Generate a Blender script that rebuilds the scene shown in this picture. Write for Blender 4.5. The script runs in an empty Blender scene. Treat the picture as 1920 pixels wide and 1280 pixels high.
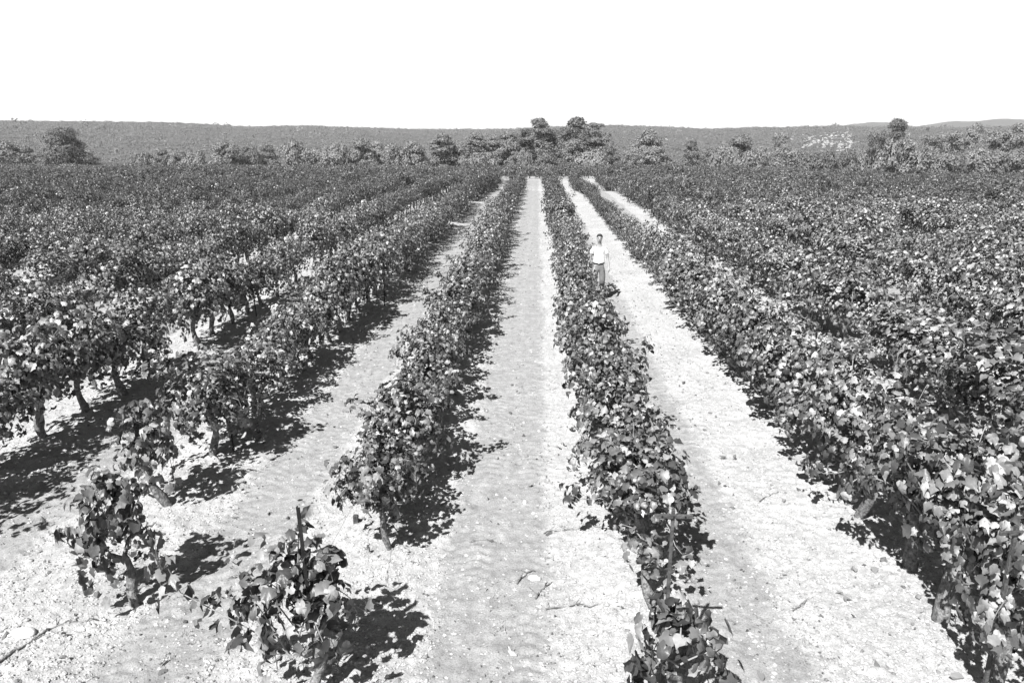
import bpy, math, random
import numpy as np
from mathutils import Vector, Matrix, Euler

# ------------------------------------------------------------------ camera, sky, sun, exposure
C = bpy.context.scene.collection
SC = bpy.context.scene
CAM_H = 4.3
PITCH = math.radians(15.57)
YAW = math.radians(1.89)
FPX = 1400.0                      # focal length in pixels of a 1920 wide picture
cd = bpy.data.cameras.new('camera'); cam = bpy.data.objects.new('camera', cd); C.objects.link(cam)
cd.sensor_width = 36.0; cd.lens = FPX / 1920 * 36
cd.clip_start = 0.1; cd.clip_end = 20000
cam.location = (0, 0, CAM_H)
cam.rotation_euler = (math.pi / 2 - PITCH, 0, YAW)
SC.camera = cam

SUN_EL = math.radians(49.5)
SHADOW_AZ = math.radians(27)      # shadows fall 30 degrees to the right of the row direction
to_sun = Vector((-math.sin(SHADOW_AZ) * math.cos(SUN_EL), -math.cos(SHADOW_AZ) * math.cos(SUN_EL), math.sin(SUN_EL)))

w = bpy.data.worlds.new("World"); SC.world = w; w.use_nodes = True
nt = w.node_tree; nt.nodes.clear()
sky = nt.nodes.new('ShaderNodeTexSky'); sky.sky_type = 'NISHITA'; sky.sun_disc = False
sky.sun_elevation = SUN_EL
sky.sun_rotation = math.atan2(to_sun.x, to_sun.y)
sky.air_density = .7; sky.dust_density = .4; sky.ozone_density = 1.0
sep = nt.nodes.new('ShaderNodeSeparateColor')
comb = nt.nodes.new('ShaderNodeCombineColor')
bg = nt.nodes.new('ShaderNodeBackground'); bg.inputs['Strength'].default_value = 0.05; HAZE_V = 15.0
wo = nt.nodes.new('ShaderNodeOutputWorld')
nt.links.new(sky.outputs[0], sep.inputs[0])
for i in range(3): nt.links.new(sep.outputs[0], comb.inputs[i])     # black and white, red filter
# a bright milky band of haze low over the horizon, dark (red filtered) blue above
geo = nt.nodes.new('ShaderNodeTexCoord'); sx = nt.nodes.new('ShaderNodeSeparateXYZ'); nt.links.new(geo.outputs['Generated'], sx.inputs[0])
rp = nt.nodes.new('ShaderNodeValToRGB'); rp.color_ramp.interpolation = 'EASE'
rp.color_ramp.elements[0].position = .162; rp.color_ramp.elements[0].color = (1, 1, 1, 1)
rp.color_ramp.elements[1].position = .195; rp.color_ramp.elements[1].color = (0, 0, 0, 1)
nt.links.new(sx.outputs[2], rp.inputs[0])
mxs = nt.nodes.new('ShaderNodeMix'); mxs.data_type = 'RGBA'; mxs.inputs[7].default_value = (HAZE_V, HAZE_V, HAZE_V, 1)
nt.links.new(rp.outputs[0], mxs.inputs[0]); nt.links.new(comb.outputs[0], mxs.inputs[6])
nt.links.new(mxs.outputs[2], bg.inputs[0]); nt.links.new(bg.outputs[0], wo.inputs[0])

ld = bpy.data.lights.new('sun', 'SUN'); ld.energy = 5.0; ld.angle = math.radians(0.5)
ld.color = (1, 0.995, 0.99)
lo = bpy.data.objects.new('sun', ld); C.objects.link(lo)
lo.rotation_euler = (-to_sun).to_track_quat('-Z', 'Y').to_euler()
lo.location = (-10, -10, 30)
SC.view_settings.view_transform = 'Standard'; SC.view_settings.look = 'None'
SC.view_settings.gamma = 1; SC.view_settings.exposure = 1.25
SC.view_settings.use_curve_mapping = False
SC.cycles.max_bounces = 6; SC.cycles.diffuse_bounces = 3; SC.cycles.transmission_bounces = 3
SC.cycles.transparent_max_bounces = 4; SC.cycles.use_denoising = True

# ------------------------------------------------------------------ helpers
def tag(o, label=None, cat=None, group=None, kind=None):
    if label: o['label'] = label
    if cat: o['category'] = cat
    if group: o['group'] = group
    if kind: o['kind'] = kind
    return o
def empty(name, loc=(0, 0, 0), rz=0.0, s=1.0):
    o = bpy.data.objects.new(name, None); C.objects.link(o)
    o.location = loc; o.rotation_euler = (0, 0, rz); o.scale = (s, s, s) if isinstance(s, (int, float)) else s
    o.empty_display_size = .2
    return o
def np_mesh(name, V, F, mats, midx=None, smooth=False, fn=None):
    """V (n,3); F int array (m,k) with constant k"""
    V = np.asarray(V, np.float32); F = np.asarray(F, np.int32)
    me = bpy.data.meshes.new(name)
    k = F.shape[1]; m = F.shape[0]
    me.vertices.add(len(V)); me.vertices.foreach_set('co', V.ravel())
    me.loops.add(m * k); me.loops.foreach_set('vertex_index', F.ravel())
    me.polygons.add(m); me.polygons.foreach_set('loop_start', np.arange(m, dtype=np.int32) * k)
    for ma in (mats if isinstance(mats, (list, tuple)) else [mats]): me.materials.append(ma)
    if midx is not None: me.polygons.foreach_set('material_index', np.asarray(midx, np.int32))
    me.polygons.foreach_set('use_smooth', np.full(m, bool(smooth)))
    me.update(calc_edges=True); me.validate()
    return me
def mobj(name, me, parent=None, loc=None):
    o = bpy.data.objects.new(name, me); C.objects.link(o)
    if parent: o.parent = parent
    if loc: o.location = loc
    return o
def copy_tree(o, parent=None):
    c = o.copy(); C.objects.link(c)
    if parent: c.parent = parent
    for ch in list(o.children): copy_tree(ch, c)
    return c

def hash2(ix, iy, seed):
    h = (ix.astype(np.int64) * 374761393 + iy.astype(np.int64) * 668265263 + seed * 974634777) & 0xffffffff
    h = ((h ^ (h >> 13)) * 1274126177) & 0xffffffff
    h = (h ^ (h >> 16)) & 0xffffffff
    return h / 4294967295.0
def vnoise(x, y, seed=0):
    x = np.asarray(x, float); y = np.asarray(y, float)
    ix = np.floor(x); iy = np.floor(y); fx = x - ix; fy = y - iy
    fx = fx * fx * (3 - 2 * fx); fy = fy * fy * (3 - 2 * fy)
    a = hash2(ix, iy, seed); b = hash2(ix + 1, iy, seed); c = hash2(ix, iy + 1, seed); d = hash2(ix + 1, iy + 1, seed)
    return (a * (1 - fx) + b * fx) * (1 - fy) + (c * (1 - fx) + d * fx) * fy
def fbm(x, y, seed=0, o=4):
    s = 0; a = .5; t = 0
    for i in range(o):
        s = s + a * vnoise(x * 2 ** i + 17.3 * i, y * 2 ** i - 9.1 * i, seed + i); t += a; a *= .5
    return s / t
def sst(a, b, x):
    t = np.clip((np.asarray(x, float) - a) / (b - a), 0, 1); return t * t * (3 - 2 * t)

def tube(pts, rad, n=8, rough=0.0, rng=None, cap=True):
    """tapered tube along pts -> (V,F quads)"""
    pts = np.asarray(pts, float); m = len(pts); rad = np.asarray(rad, float) * np.ones(m)
    V = []; prev = None
    for i in range(m):
        t = pts[min(i + 1, m - 1)] - pts[max(i - 1, 0)]; t = t / (np.linalg.norm(t) + 1e-9)
        if prev is None:
            a = np.array([1, 0, 0]) if abs(t[0]) < .9 else np.array([0, 1, 0])
            u = np.cross(t, a)
        else:
            u = prev - t * np.dot(prev, t)
        u /= np.linalg.norm(u) + 1e-9; prev = u; v = np.cross(t, u)
        for k in range(n):
            a = 2 * math.pi * k / n
            r = rad[i] * (1 + (rng.uniform(-rough, rough) if rng is not None else 0))
            V.append(pts[i] + r * (math.cos(a) * u + math.sin(a) * v))
    F = []
    for i in range(m - 1):
        for k in range(n):
            F.append((i * n + k, i * n + (k + 1) % n, (i + 1) * n + (k + 1) % n, (i + 1) * n + k))
    if cap:
        c0 = len(V); V.append(pts[-1]); c1 = len(V); V.append(pts[0])
        for k in range(n):
            F.append(((m - 1) * n + k, (m - 1) * n + (k + 1) % n, c0, c0))
            F.append(((k + 1) % n, k, c1, c1))
    return np.array(V), F
class MB:
    """collects quads / tris (a tri repeats its last index)"""
    def __init__(s): s.V = []; s.F = []; s.n = 0
    def add(s, V, F, off=(0, 0, 0)):
        V = np.asarray(V, float) + np.asarray(off, float)
        s.V.append(V); s.F += [tuple(i + s.n for i in f) for f in F]; s.n += len(V)
    def box(s, c, h, rz=0.0, taper=1.0, lean=(0, 0), bev=0.0):
        cs, sn = math.cos(rz), math.sin(rz); V = []
        for z in (-1, 1):
            k = taper if z > 0 else 1
            for x, y in ((-1, -1), (1, -1), (1, 1), (-1, 1)):
                X, Y = x * h[0] * k, y * h[1] * k
                V.append((c[0] + X * cs - Y * sn + lean[0] * (z + 1) / 2, c[1] + X * sn + Y * cs + lean[1] * (z + 1) / 2, c[2] + z * h[2]))
        s.add(V, [(3, 2, 1, 0), (4, 5, 6, 7), (0, 1, 5, 4), (1, 2, 6, 5), (2, 3, 7, 6), (3, 0, 4, 7)])
    def build(s, name, mat, parent=None, smooth=False, bevel=0.0):
        me = bpy.data.meshes.new(name)
        F = [f if len(set(f)) == 4 else tuple(dict.fromkeys(f)) for f in s.F]
        me.from_pydata(np.concatenate(s.V).tolist(), [], F); me.materials.append(mat)
        if smooth: me.polygons.foreach_set('use_smooth', np.full(len(me.polygons), True))
        me.update()
        o = mobj(name, me, parent)
        if bevel:
            b = o.modifiers.new('bevel', 'BEVEL'); b.width = bevel; b.segments = 2
        return o

# ------------------------------------------------------------------ materials (black and white world)
def mat(name, ramp, scale=6.0, rough=.8, bump=0.0, bscale=30.0, spec=.3, island=False, objrand=0.0, transl=0.0, detail=4, coords='Object'):
    """grey material: noise (and per leaf random) drive a grey ramp"""
    m = bpy.data.materials.new(name); m.use_nodes = True; N = m.node_tree.nodes; L = m.node_tree.links
    p = N['Principled BSDF']; p.inputs['Roughness'].default_value = rough
    p.inputs['Specular IOR Level'].default_value = spec
    tc = N.new('ShaderNodeTexCoord'); no = N.new('ShaderNodeTexNoise'); no.inputs['Scale'].default_value = scale
    no.inputs['Detail'].default_value = detail
    L.new(tc.outputs[coords], no.inputs['Vector'])
    src = no.outputs['Fac']
    if island:
        g = N.new('ShaderNodeNewGeometry')
        mx = N.new('ShaderNodeMath'); mx.operation = 'MULTIPLY_ADD'; mx.inputs[1].default_value = .45; mx.inputs[2].default_value = 0
        L.new(src, mx.inputs[0])
        mx2 = N.new('ShaderNodeMath'); mx2.operation = 'MULTIPLY_ADD'; mx2.inputs[1].default_value = .62
        L.new(g.outputs['Random Per Island'], mx2.inputs[0]); L.new(mx.outputs[0], mx2.inputs[2]); src = mx2.outputs[0]
    r = N.new('ShaderNodeValToRGB'); e = r.color_ramp.elements
    for i, (t, v) in enumerate(ramp):
        q = e[i] if i < 2 else e.new(t)
        q.position = t; q.color = (v, v, v, 1)
    L.new(src, r.inputs[0]); col = r.outputs[0]
    if objrand:
        oi = N.new('ShaderNodeObjectInfo'); mr = N.new('ShaderNodeMapRange')
        mr.inputs[3].default_value = 1 - objrand; mr.inputs[4].default_value = 1 + objrand
        L.new(oi.outputs['Random'], mr.inputs[0])
        vm = N.new('ShaderNodeVectorMath'); vm.operation = 'SCALE'
        L.new(col, vm.inputs[0]); L.new(mr.outputs[0], vm.inputs['Scale']); col = vm.outputs[0]
    L.new(col, p.inputs['Base Color'])
    if bump:
        nb = N.new('ShaderNodeTexNoise'); nb.inputs['Scale'].default_value = bscale; nb.inputs['Detail'].default_value = 6
        L.new(tc.outputs[coords], nb.inputs['Vector'])
        b = N.new('ShaderNodeBump'); b.inputs['Strength'].default_value = bump; b.inputs['Distance'].default_value = .02
        L.new(nb.outputs['Fac'], b.inputs['Height']); L.new(b.outputs[0], p.inputs['Normal'])
    if transl:
        t = N.new('ShaderNodeBsdfTranslucent'); ms = N.new('ShaderNodeMixShader'); ms.inputs[0].default_value = transl
        L.new(col, t.inputs['Color']); L.new(p.outputs[0], ms.inputs[1]); L.new(t.outputs[0], ms.inputs[2])
        L.new(ms.outputs[0], N['Material Output'].inputs['Surface'])
    return m
M = {}
M['leaf'] = mat('vine_leaf', [(.1, .022), (.42, .078), (.68, .165), (.96, .46)], 9, .42, .25, 45, .5, island=True, objrand=.14, transl=.10)
M['leaf_far'] = mat('vine_leaf_far', [(.1, .02), (.42, .065), (.72, .125), (.97, .24)], .6, .42, 0, 30, .5, island=True, transl=.10)
M['bark'] = mat('vine_bark', [(.3, .05), (.7, .25)], 30, .9, 1.0, 60, .2)
M['cane'] = mat('vine_cane', [(.3, .12), (.7, .28)], 20, .7)
M['pine'] = mat('pine_needles', [(.1, .11), (.5, .175), (.95, .27)], .5, .6, 0, 30, .25, island=True, objrand=.15, transl=.1)
M['pine_dark'] = mat('dark_needles', [(.1, .07), (.5, .12), (.95, .19)], .5, .6, 0, 30, .25, island=True, objrand=.15, transl=.08)
M['olive'] = mat('pale_foliage', [(.1, .11), (.5, .165), (.95, .24)], .5, .6, 0, 30, .25, island=True, objrand=.1, transl=.1)
M['tree_bark'] = mat('pine_bark', [(.3, .16), (.7, .36)], 3, .9, .6, 20, .2)
M['scrub'] = mat('garrigue', [(.15, .055), (.5, .10), (.9, .15)], .025, .7, 0, 30, .2, island=True)
M['stone'] = mat('pale_stone', [(.3, .4), (.7, .62)], 6, .9, .6, 25, .2)
M['limestone'] = mat('limestone', [(.3, .2), (.7, .36)], .2, .9, .0, 25, .2)
M['clod'] = mat('soil_clods', [(.1, .09), (.35, .27), (.9, .42)], 5, .95, 0, 30, .1, island=True)
M['dead_leaf'] = mat('dead_leaf', [(.1, .05), (.9, .19)], 20, .8, 0, 30, .2, island=True)
M['dry_grass'] = mat('dry_grass', [(.1, .14), (.9, .42)], 10, .8, 0, 30, .2, island=True, transl=.2)
M['metal_dark'] = mat('dark_steel', [(.3, .006), (.7, .02)], 14, .7, .3, 60, .15)
M['wood'] = mat('weathered_wood', [(.3, .03), (.7, .09)], 18, .85, .6, 50, .2)
M['wood_pale'] = mat('pale_wood', [(.3, .2), (.7, .34)], 18, .85, .5, 50, .2)
M['wire'] = mat('wire', [(.3, .2), (.7, .3)], 10, .5)

def ground_material():
    m = bpy.data.materials.new('soil'); m.use_nodes = True; N = m.node_tree.nodes; L = m.node_tree.links
    p = N['Principled BSDF']; p.inputs['Roughness'].default_value = .95; p.inputs['Specular IOR Level'].default_value = .1
    tc = N.new('ShaderNodeTexCoord'); at = N.new('ShaderNodeAttribute'); at.attribute_name = 'track'
    def noise(s, d=5, r=.6):
        n = N.new('ShaderNodeTexNoise'); n.inputs['Scale'].default_value = s; n.inputs['Detail'].default_value = d
        n.inputs['Roughness'].default_value = r; L.new(tc.outputs['Object'], n.inputs['Vector']); return n.outputs['Fac']
    def ramp(src, pts):
        r = N.new('ShaderNodeValToRGB'); e = r.color_ramp.elements
        for i, (t, v) in enumerate(pts):
            q = e[i] if i < 2 else e.new(t)
            q.position = t; q.color = (v, v, v, 1)
        L.new(src, r.inputs[0]); return r.outputs[0]
    def mix(f, a, b, mode='MIX'):
        x = N.new('ShaderNodeMix'); x.data_type = 'RGBA'; x.blend_type = mode
        if isinstance(f, float): x.inputs[0].default_value = f
        else: L.new(f, x.inputs[0])
        L.new(a, x.inputs[6]); L.new(b, x.inputs[7]); return x.outputs[2]
    base = ramp(noise(.9, 6), [(.3, .325), (.7, .43)])
    aw = N.new('ShaderNodeAttribute'); aw.attribute_name = 'wild'
    base = mix(aw.outputs['Fac'], base, ramp(noise(.15, 6), [(.35, .07), (.7, .11)]))
    tr = ramp(noise(3.5, 6, .7), [(.3, .235), (.7, .335)])
    col = mix(at.outputs['Fac'], base, tr)
    v = N.new('ShaderNodeTexVoronoi'); v.inputs['Scale'].default_value = 55; L.new(tc.outputs['Object'], v.inputs['Vector'])
    vs = N.new('ShaderNodeTexVoronoi'); vs.inputs['Scale'].default_value = 38; L.new(tc.outputs['Object'], vs.inputs['Vector'])
    col = mix(1.0, col, ramp(noise(9, 8, .75), [(.36, .78), (.6, 1.06)]), 'MULTIPLY')
    col = mix(1.0, col, ramp(noise(60, 6, .8), [(.36, .5), (.50, 1.0)]), 'MULTIPLY')
    L.new(col, p.inputs['Base Color'])
    b1 = N.new('ShaderNodeBump'); b1.inputs['Strength'].default_value = .9; b1.inputs['Distance'].default_value = .012
    L.new(noise(40, 8, .7), b1.inputs['Height'])
    b2 = N.new('ShaderNodeBump'); b2.inputs['Strength'].default_value = .6; b2.inputs['Distance'].default_value = .010; b2.invert = True
    L.new(noise(110, 4, .7), b2.inputs['Height']); L.new(b1.outputs[0], b2.inputs['Normal'])
    L.new(b2.outputs[0], p.inputs['Normal'])
    return m
M['soil'] = ground_material()
M['hill'] = mat('hillside_soil', [(.35, .055), (.6, .075), (.8, .11)], .02, .95)

# ------------------------------------------------------------------ picture geometry (used to find where things stand)
cp, sp_ = math.cos(PITCH), math.sin(PITCH); cy_, sy_ = math.cos(YAW), math.sin(YAW)
def project(x, y, z):
    x = np.asarray(x, float); y = np.asarray(y, float)
    u = x * cy_ + y * sy_; v = -x * sy_ + y * cy_; h = CAM_H - z
    d = v * cp + h * sp_
    return 960 + FPX * u / d, 640 + FPX * (h * cp - v * sp_) / d, d
def ray(px, py):
    u = (px - 960) / FPX; q = (py - 640) / FPX
    v = cp - q * sp_; z = -sp_ - q * cp
    return np.array([u * cy_ - v * sy_, u * sy_ + v * cy_, z])
SPACING = 2.7
ROW0 = 1.05
# skyline of the near ridge: picture x -> picture y
SKY = np.array([(-900, 226), (-300, 223), (0, 224), (150, 226), (330, 228), (400, 232), (460, 236), (560, 234), (640, 236), (780, 241), (900, 241), (960, 240),
                (1040, 236), (1150, 236), (1250, 239), (1330, 243), (1420, 240), (1500, 239), (1560, 237), (1700, 240), (1800, 240), (1920, 238), (2300, 232), (2900, 236)], float)
FAR = np.array([(-900, 262), (1480, 262), (1560, 240), (1600, 232), (1660, 231), (1712, 240), (1730, 238), (1790, 229), (1830, 230), (1870, 225), (1920, 224), (2200, 222), (2900, 240)], float)
RIDGE_R = 900.0; FAR_R = 3000.0
def az_px(x, y):
    az = np.arctan2(x * cy_ + y * sy_, np.maximum(-x * sy_ + y * cy_, 1e-3))
    return 960 + FPX * np.tan(np.clip(az, -1.3, 1.3)) / cp * 1.0
def sky_h(tab, px, R):
    yy = np.interp(px, tab[:, 0], tab[:, 1])
    # elevation of that picture row at that column
    u = (px - 960) / FPX; q = (yy - 640) / FPX
    v = cp - q * sp_; z = -sp_ - q * cp
    return CAM_H + R * z / np.sqrt(v * v + u * u)
def field_h(x, y):
    z = -.5 * np.exp(-((y - 68.0) / 3.1) ** 2)
    z = z - .58 * sst(44, 84, y) - 1.5 * sst(18, 60, x) * sst(45, 84, y)
    z = z - (2.7 - 1.2 * sst(18, 60, x)) * sst(86, 132, y)
    z = z + 1.9 * sst(46, 88, x) * sst(95, 130, y)
    z = z + .18 * (fbm(x / 19 + 5, y / 19, 3, 2) - .5) * sst(14, 40, y)
    return z
def terrain(x, y):
    x = np.asarray(x, float); y = np.asarray(y, float)
    r = np.hypot(x, y)
    z = field_h(x, y) - 11 * sst(170, 330, r)
    px = az_px(x, y); front = sst(-.1, .3, y / np.maximum(r, 1))
    Rr = RIDGE_R + 90 * (fbm(px / 260, 0 * px, 9, 3) - .5)
    hr = sky_h(SKY, px, Rr) - 1.4
    t = np.clip((r - 330) / (Rr - 330), 0, 1)
    up = (hr + 14) * (t ** .85) * (1 - .0 * t)
    back = sst(0, 700, r - Rr)
    z = z + front * up * (1 - back) * 1.0
    z = z + 3.0 * (fbm(x / 110, y / 110, 21, 3) - .5) * sst(330, 450, r) * (1 - sst(.75, 1.0, r / Rr))
    hf = sky_h(FAR, px, FAR_R)
    z = z + front * np.maximum(hf + 14, 0) * np.exp(-((r - FAR_R) / 500) ** 2)
    return z
def hit(px, py, rmax=1400):
    d = ray(px, py); t = np.linspace(5, rmax, 6000)
    P = d[None, :] * t[:, None]; P[:, 2] += CAM_H
    k = np.argmax(P[:, 2] < terrain(P[:, 0], P[:, 1]))
    return P[k]
def on_ground(px, py):
    d = ray(px, py); t = -CAM_H / d[2]; return d[0] * t, d[1] * t

# ------------------------------------------------------------------ ground and hills
def tracks(x, y):
    """0..1: packed wheel track; second value: tread relief"""
    k = np.floor((x - ROW0) / SPACING)
    mid = ROW0 + (k + .5) * SPACING
    off = np.where(k == -1, -.07, np.where(k == 0, -.45, -.15))
    hw = np.where(k == -1, .52, np.where(k == 0, .40, .45))
    c = mid + off + .05 * (fbm(y / 2.2 + 7 * k, 0 * y, 31, 3) - .5) * 2
    e = .16 * (fbm(x * 5, y * 4, 33, 5) - .5) * 2
    a = np.abs(x - c) + e
    m = 1 - sst(hw - .10, hw + .10, a)
    s = (x - c)
    mm = 1 - .25 * np.exp(-((s / hw - .12) / .13) ** 2) * (fbm(x * 6, y * 5, 37, 3) > .5)
    tread = np.sign(np.sin((y + .55 * np.abs(np.abs(s - .1 * hw) - .27)) * 2 * math.pi / .15 + 2 * fbm(x * .8, y * .8, 35, 2))) * (.5 + .8 * fbm(x * 14, y * 14, 39, 2)) * m * sst(.08, .16, np.abs(s - .1 * hw))
    return m * mm, tread
def micro(X, Y, m=None, tread=None):
    """clods, ridges under the rows and tread marks: the height the soil stands above the smooth terrain"""
    if m is None: m, tread = tracks(X, Y)
    near = 1 - sst(30, 60, Y); nn = 1 - sst(14, 34, Y)
    inner = (np.abs(X) < 60) * near
    rowd = np.abs((X - ROW0 + SPACING / 2) % SPACING - SPACING / 2)
    mound = .06 * (1 - sst(.1, .7, rowd)) * sst(4, 5.5, Y)
    n1 = fbm(X * 5, Y * 5, 41, 3) - .5; n2 = fbm(X * 24, Y * 24, 43, 2)
    clods = np.maximum(fbm(X * 11, Y * 11, 45, 3) - .55, 0) * .09
    return inner * (mound + .018 * n1 + nn * (1 - .5 * m) * (clods + .034 * (n2 - .5)) + nn * .0065 * tread * sst(.35, .62, fbm(X * 1.3, Y * 1.3, 97, 3)) - .02 * m)
def soil_z(x, y): return terrain(x, y) + micro(np.asarray(x, float), np.asarray(y, float))
def build_ground():
    xs = np.concatenate([np.arange(-7.5, 7.5, .028)])
    g = []; v = 7.5; st = .04
    while v < 420: g.append(v); v += st; st *= 1.075
    g = np.array(g); xs = np.concatenate([-g[::-1], xs, g])
    ys = [-420, -300, -200, -120, -60, -30, -15, -6, -2, 0, 1.5, 3, 3.8]
    v = 4.2
    while v < 12: ys.append(v); v += .028
    st = .028
    while v < 420: ys.append(v); v += st; st = min(st * 1.016, 6)
    ys = np.array(ys)
    X, Y = np.meshgrid(xs, ys)
    Z = terrain(X, Y)
    m, tread = tracks(X, Y)
    Z += micro(X, Y, m, tread)
    ny, nx = X.shape
    V = np.stack([X.ravel(), Y.ravel(), Z.ravel()], 1)
    i = np.arange(ny - 1)[:, None] * nx + np.arange(nx - 1)[None, :]
    F = np.stack([i, i + 1, i + nx + 1, i + nx], -1).reshape(-1, 4)
    me = np_mesh('ground', V, F, M['soil'], smooth=True)
    a = me.attributes.new('track', 'FLOAT', 'POINT'); a.data.foreach_set('value', (m * sst(3, 4, Y) * (np.abs(X) < 70) * (1 - sst(82, 86, Y))).ravel().astype(np.float32))
    a = me.attributes.new('wild', 'FLOAT', 'POINT'); a.data.foreach_set('value', sst(126, 134, Y + 3 * (fbm(X / 8, Y / 8, 95, 2) - .5)).ravel().astype(np.float32))
    tag(mobj('ground', me), kind='structure')
build_ground()
def build_hills():
    az = np.radians(np.linspace(-50, 50, 900)); rs = []
    v = 395.0
    while v < 1000: rs.append(v); v += 3.5
    while v < 1700: rs.append(v); v += 40
    while v < 3600: rs.append(v); v += 60
    rs = np.array(rs)
    A, R = np.meshgrid(az, rs); A = A - YAW
    X = R * np.sin(A); Y = R * np.cos(A)
    Z = terrain(X, Y)
    fade = 1 - sst(1100, 1500, R)
    bumps = 1.5 * (fbm(X / 7, Y / 7, 51, 3) - .5) * fade + 16 * (fbm(X / 90, Y / 90, 53, 3) - .5) * (1 - fade) * sst(1800, 2600, R)
    Z = Z + bumps - .25 * (1 - sst(395, 440, R))
    ny, nx = X.shape
    V = np.stack([X.ravel(), Y.ravel(), Z.ravel()], 1)
    i = np.arange(ny - 1)[:, None] * nx + np.arange(nx - 1)[None, :]
    F = np.stack([i, i + 1, i + nx + 1, i + nx], -1).reshape(-1, 4)
    tag(mobj('hills', np_mesh('hills', V, F, M['hill'], smooth=True)), kind='structure')
build_hills()

# ------------------------------------------------------------------ leaf clouds
GRAPE = np.array([(0, .34, .09), (0, .02, .02), (-.20, -.13, -.05), (-.40, -.04, -.12), (-.50, .17, -.13), (-.43, .30, -.05), (-.53, .50, -.17), (-.36, .66, -.10), (-.16, .76, -.08), (0, .97, -.20),
                  (.16, .76, -.08), (.36, .66, -.10), (.53, .50, -.17), (.43, .30, -.05), (.50, .17, -.13), (.40, -.04, -.12), (.20, -.13, -.05)])
GRAPE_F = np.array([(0, i, i + 1) for i in range(1, 16)] + [(0, 16, 1)])
MIDL = np.array([(0, 0, 0), (-.48, .15, -.12), (-.36, .62, -.10), (0, 1.0, -.12), (.36, .62, -.10), (.48, .15, -.12), (0, .42, .04)])
MIDL_F = np.array([(6, i, (i + 1) % 6) for i in range(6)])
LOWL = np.array([(0, -.05, 0), (-.48, .4, -.14), (0, 1.0, -.05), (.48, .4, -.14)])
LOWL_F = np.array([(0, 2, 1), (0, 3, 2)])
NEEDLE = np.array([(-.28, 0, 0), (.28, 0, 0), (0, 1.0, 0)]); NEEDLE_F = np.array([(0, 1, 2)])
def unit(a): return a / (np.linalg.norm(a, axis=-1, keepdims=True) + 1e-9)
def leaves(P, Nn, U, S, T, TF, rng=None, jig=.0):
    """P points, Nn normals, U tip directions, S sizes"""
    Nn = unit(Nn); U = unit(U - Nn * np.sum(U * Nn, 1, keepdims=True)); B = np.cross(U, Nn)
    TT = np.repeat(T[None], len(P), 0)
    if jig and rng is not None:
        TT = TT + rng.normal(0, jig, TT.shape) * np.array([.6, .6, 1.0])
        TT[:, :, 2] *= rng.uniform(-.2, 2.8, (len(P), 1))
        TT[:, :, 2] += np.abs(TT[:, :, 0]) * rng.uniform(-.25, .75, (len(P), 1)) - .35 * rng.random((len(P), 1)) * np.maximum(TT[:, :, 1] - .45, 0)
        TT[:, :, 0] *= rng.uniform(.65, 1.05, (len(P), 1))
    V = P[:, None, :] + S[:, None, None] * (TT[..., 0:1] * B[:, None] + TT[..., 1:2] * U[:, None] + TT[..., 2:3] * Nn[:, None])
    F = TF[None] + (np.arange(len(P)) * len(T))[:, None, None]
    return V.reshape(-1, 3), F.reshape(-1, TF.shape[1])

def vine_points(rng, n, hw=.5, hl=.62, top=1.40, low=.35, lean=(0, 0), shoots=17, tall=0):
    """canes rising from the head and the arms, arching over; returns cane curves, leaf points and outward directions"""
    canes = []; P = []; O = []
    per = max(4, int(n / shoots))
    for i in range(shoots):
        s = np.array([rng.normal(0, .04), rng.uniform(-.6, .6) * hl, rng.uniform(.5, .72)])
        az = rng.uniform(0, 2 * math.pi)
        d = np.array([math.cos(az) * rng.uniform(.15, .95), math.sin(az) * rng.uniform(.1, .6), rng.uniform(.7, 1.25)])
        up = rng.uniform(.55, 1.15) * (top - .62)
        L = up / max(d[2], .5) * 1.25
        g = rng.uniform(.15, .85) * (1 if rng.random() < .75 else 1.8)
        t = np.linspace(0, 1.15, 9)
        cv = s[None] + d[None] * L * t[:, None]; cv[:, 2] -= g * (t ** 2) * L
        cv[:, 0] = np.clip(cv[:, 0], -hw * 1.2, hw * 1.2); cv[:, 1] = np.clip(cv[:, 1], -hl * 1.2, hl * 1.2)
        cv[:, 2] = np.maximum(cv[:, 2], low * .8) + 0
        cv[:, 2] = np.where(cv[:, 2] > top, top - (cv[:, 2] - top) * .3, cv[:, 2])
        cv[:, 0] += lean[0] * cv[:, 2]; cv[:, 1] += lean[1] * cv[:, 2]
        canes.append(cv)
        tt = rng.uniform(.12, 1.0, per) ** .8
        q = np.stack([np.interp(tt, t / 1.15, cv[:, k]) for k in range(3)], 1)
        o = rng.normal(0, 1, (per, 3)); o[:, 2] = o[:, 2] * .6 - .1
        q = q + unit(o) * rng.uniform(.03, .14, (per, 1))
        P.append(q); O.append(o * .35)
    P = np.concatenate(P); O = np.concatenate(O)
    # a skirt of leaves over the outer face of the bush
    m = int(n * .55)
    a = rng.uniform(0, 2 * math.pi, m); zz = rng.uniform(-.75, 1, m)
    r = np.sqrt(np.clip(1 - zz ** 2, 0, 1)) ** .6
    c = np.array([lean[0] * .9, lean[1] * .9, (top + low) / 2])
    bump = 1 + .16 * np.sin(a * 3 + rng.uniform(0, 6)) + .12 * np.sin(zz * 5 + a * 2 + rng.uniform(0, 6))
    Q = np.stack([np.cos(a) * r * hw * .92 * bump, np.sin(a) * r * hl * .95 * bump, zz * (top - low) / 2 * (.88 + .1 * bump)], 1) * rng.uniform(.8, 1.05, (m, 1)) + c
    P = np.concatenate([P, Q]); 
    cc = np.array([0, 0, .75]); out = P - cc; out[:, 1] *= .6
    out = unit(out)
    Nn = out * .8 + np.array([0, 0, .22]) + rng.normal(0, .42, P.shape)
    U = out * .5 + np.array([0, 0, -.75]) + rng.normal(0, .55, P.shape)
    return canes, P, Nn, U
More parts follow.
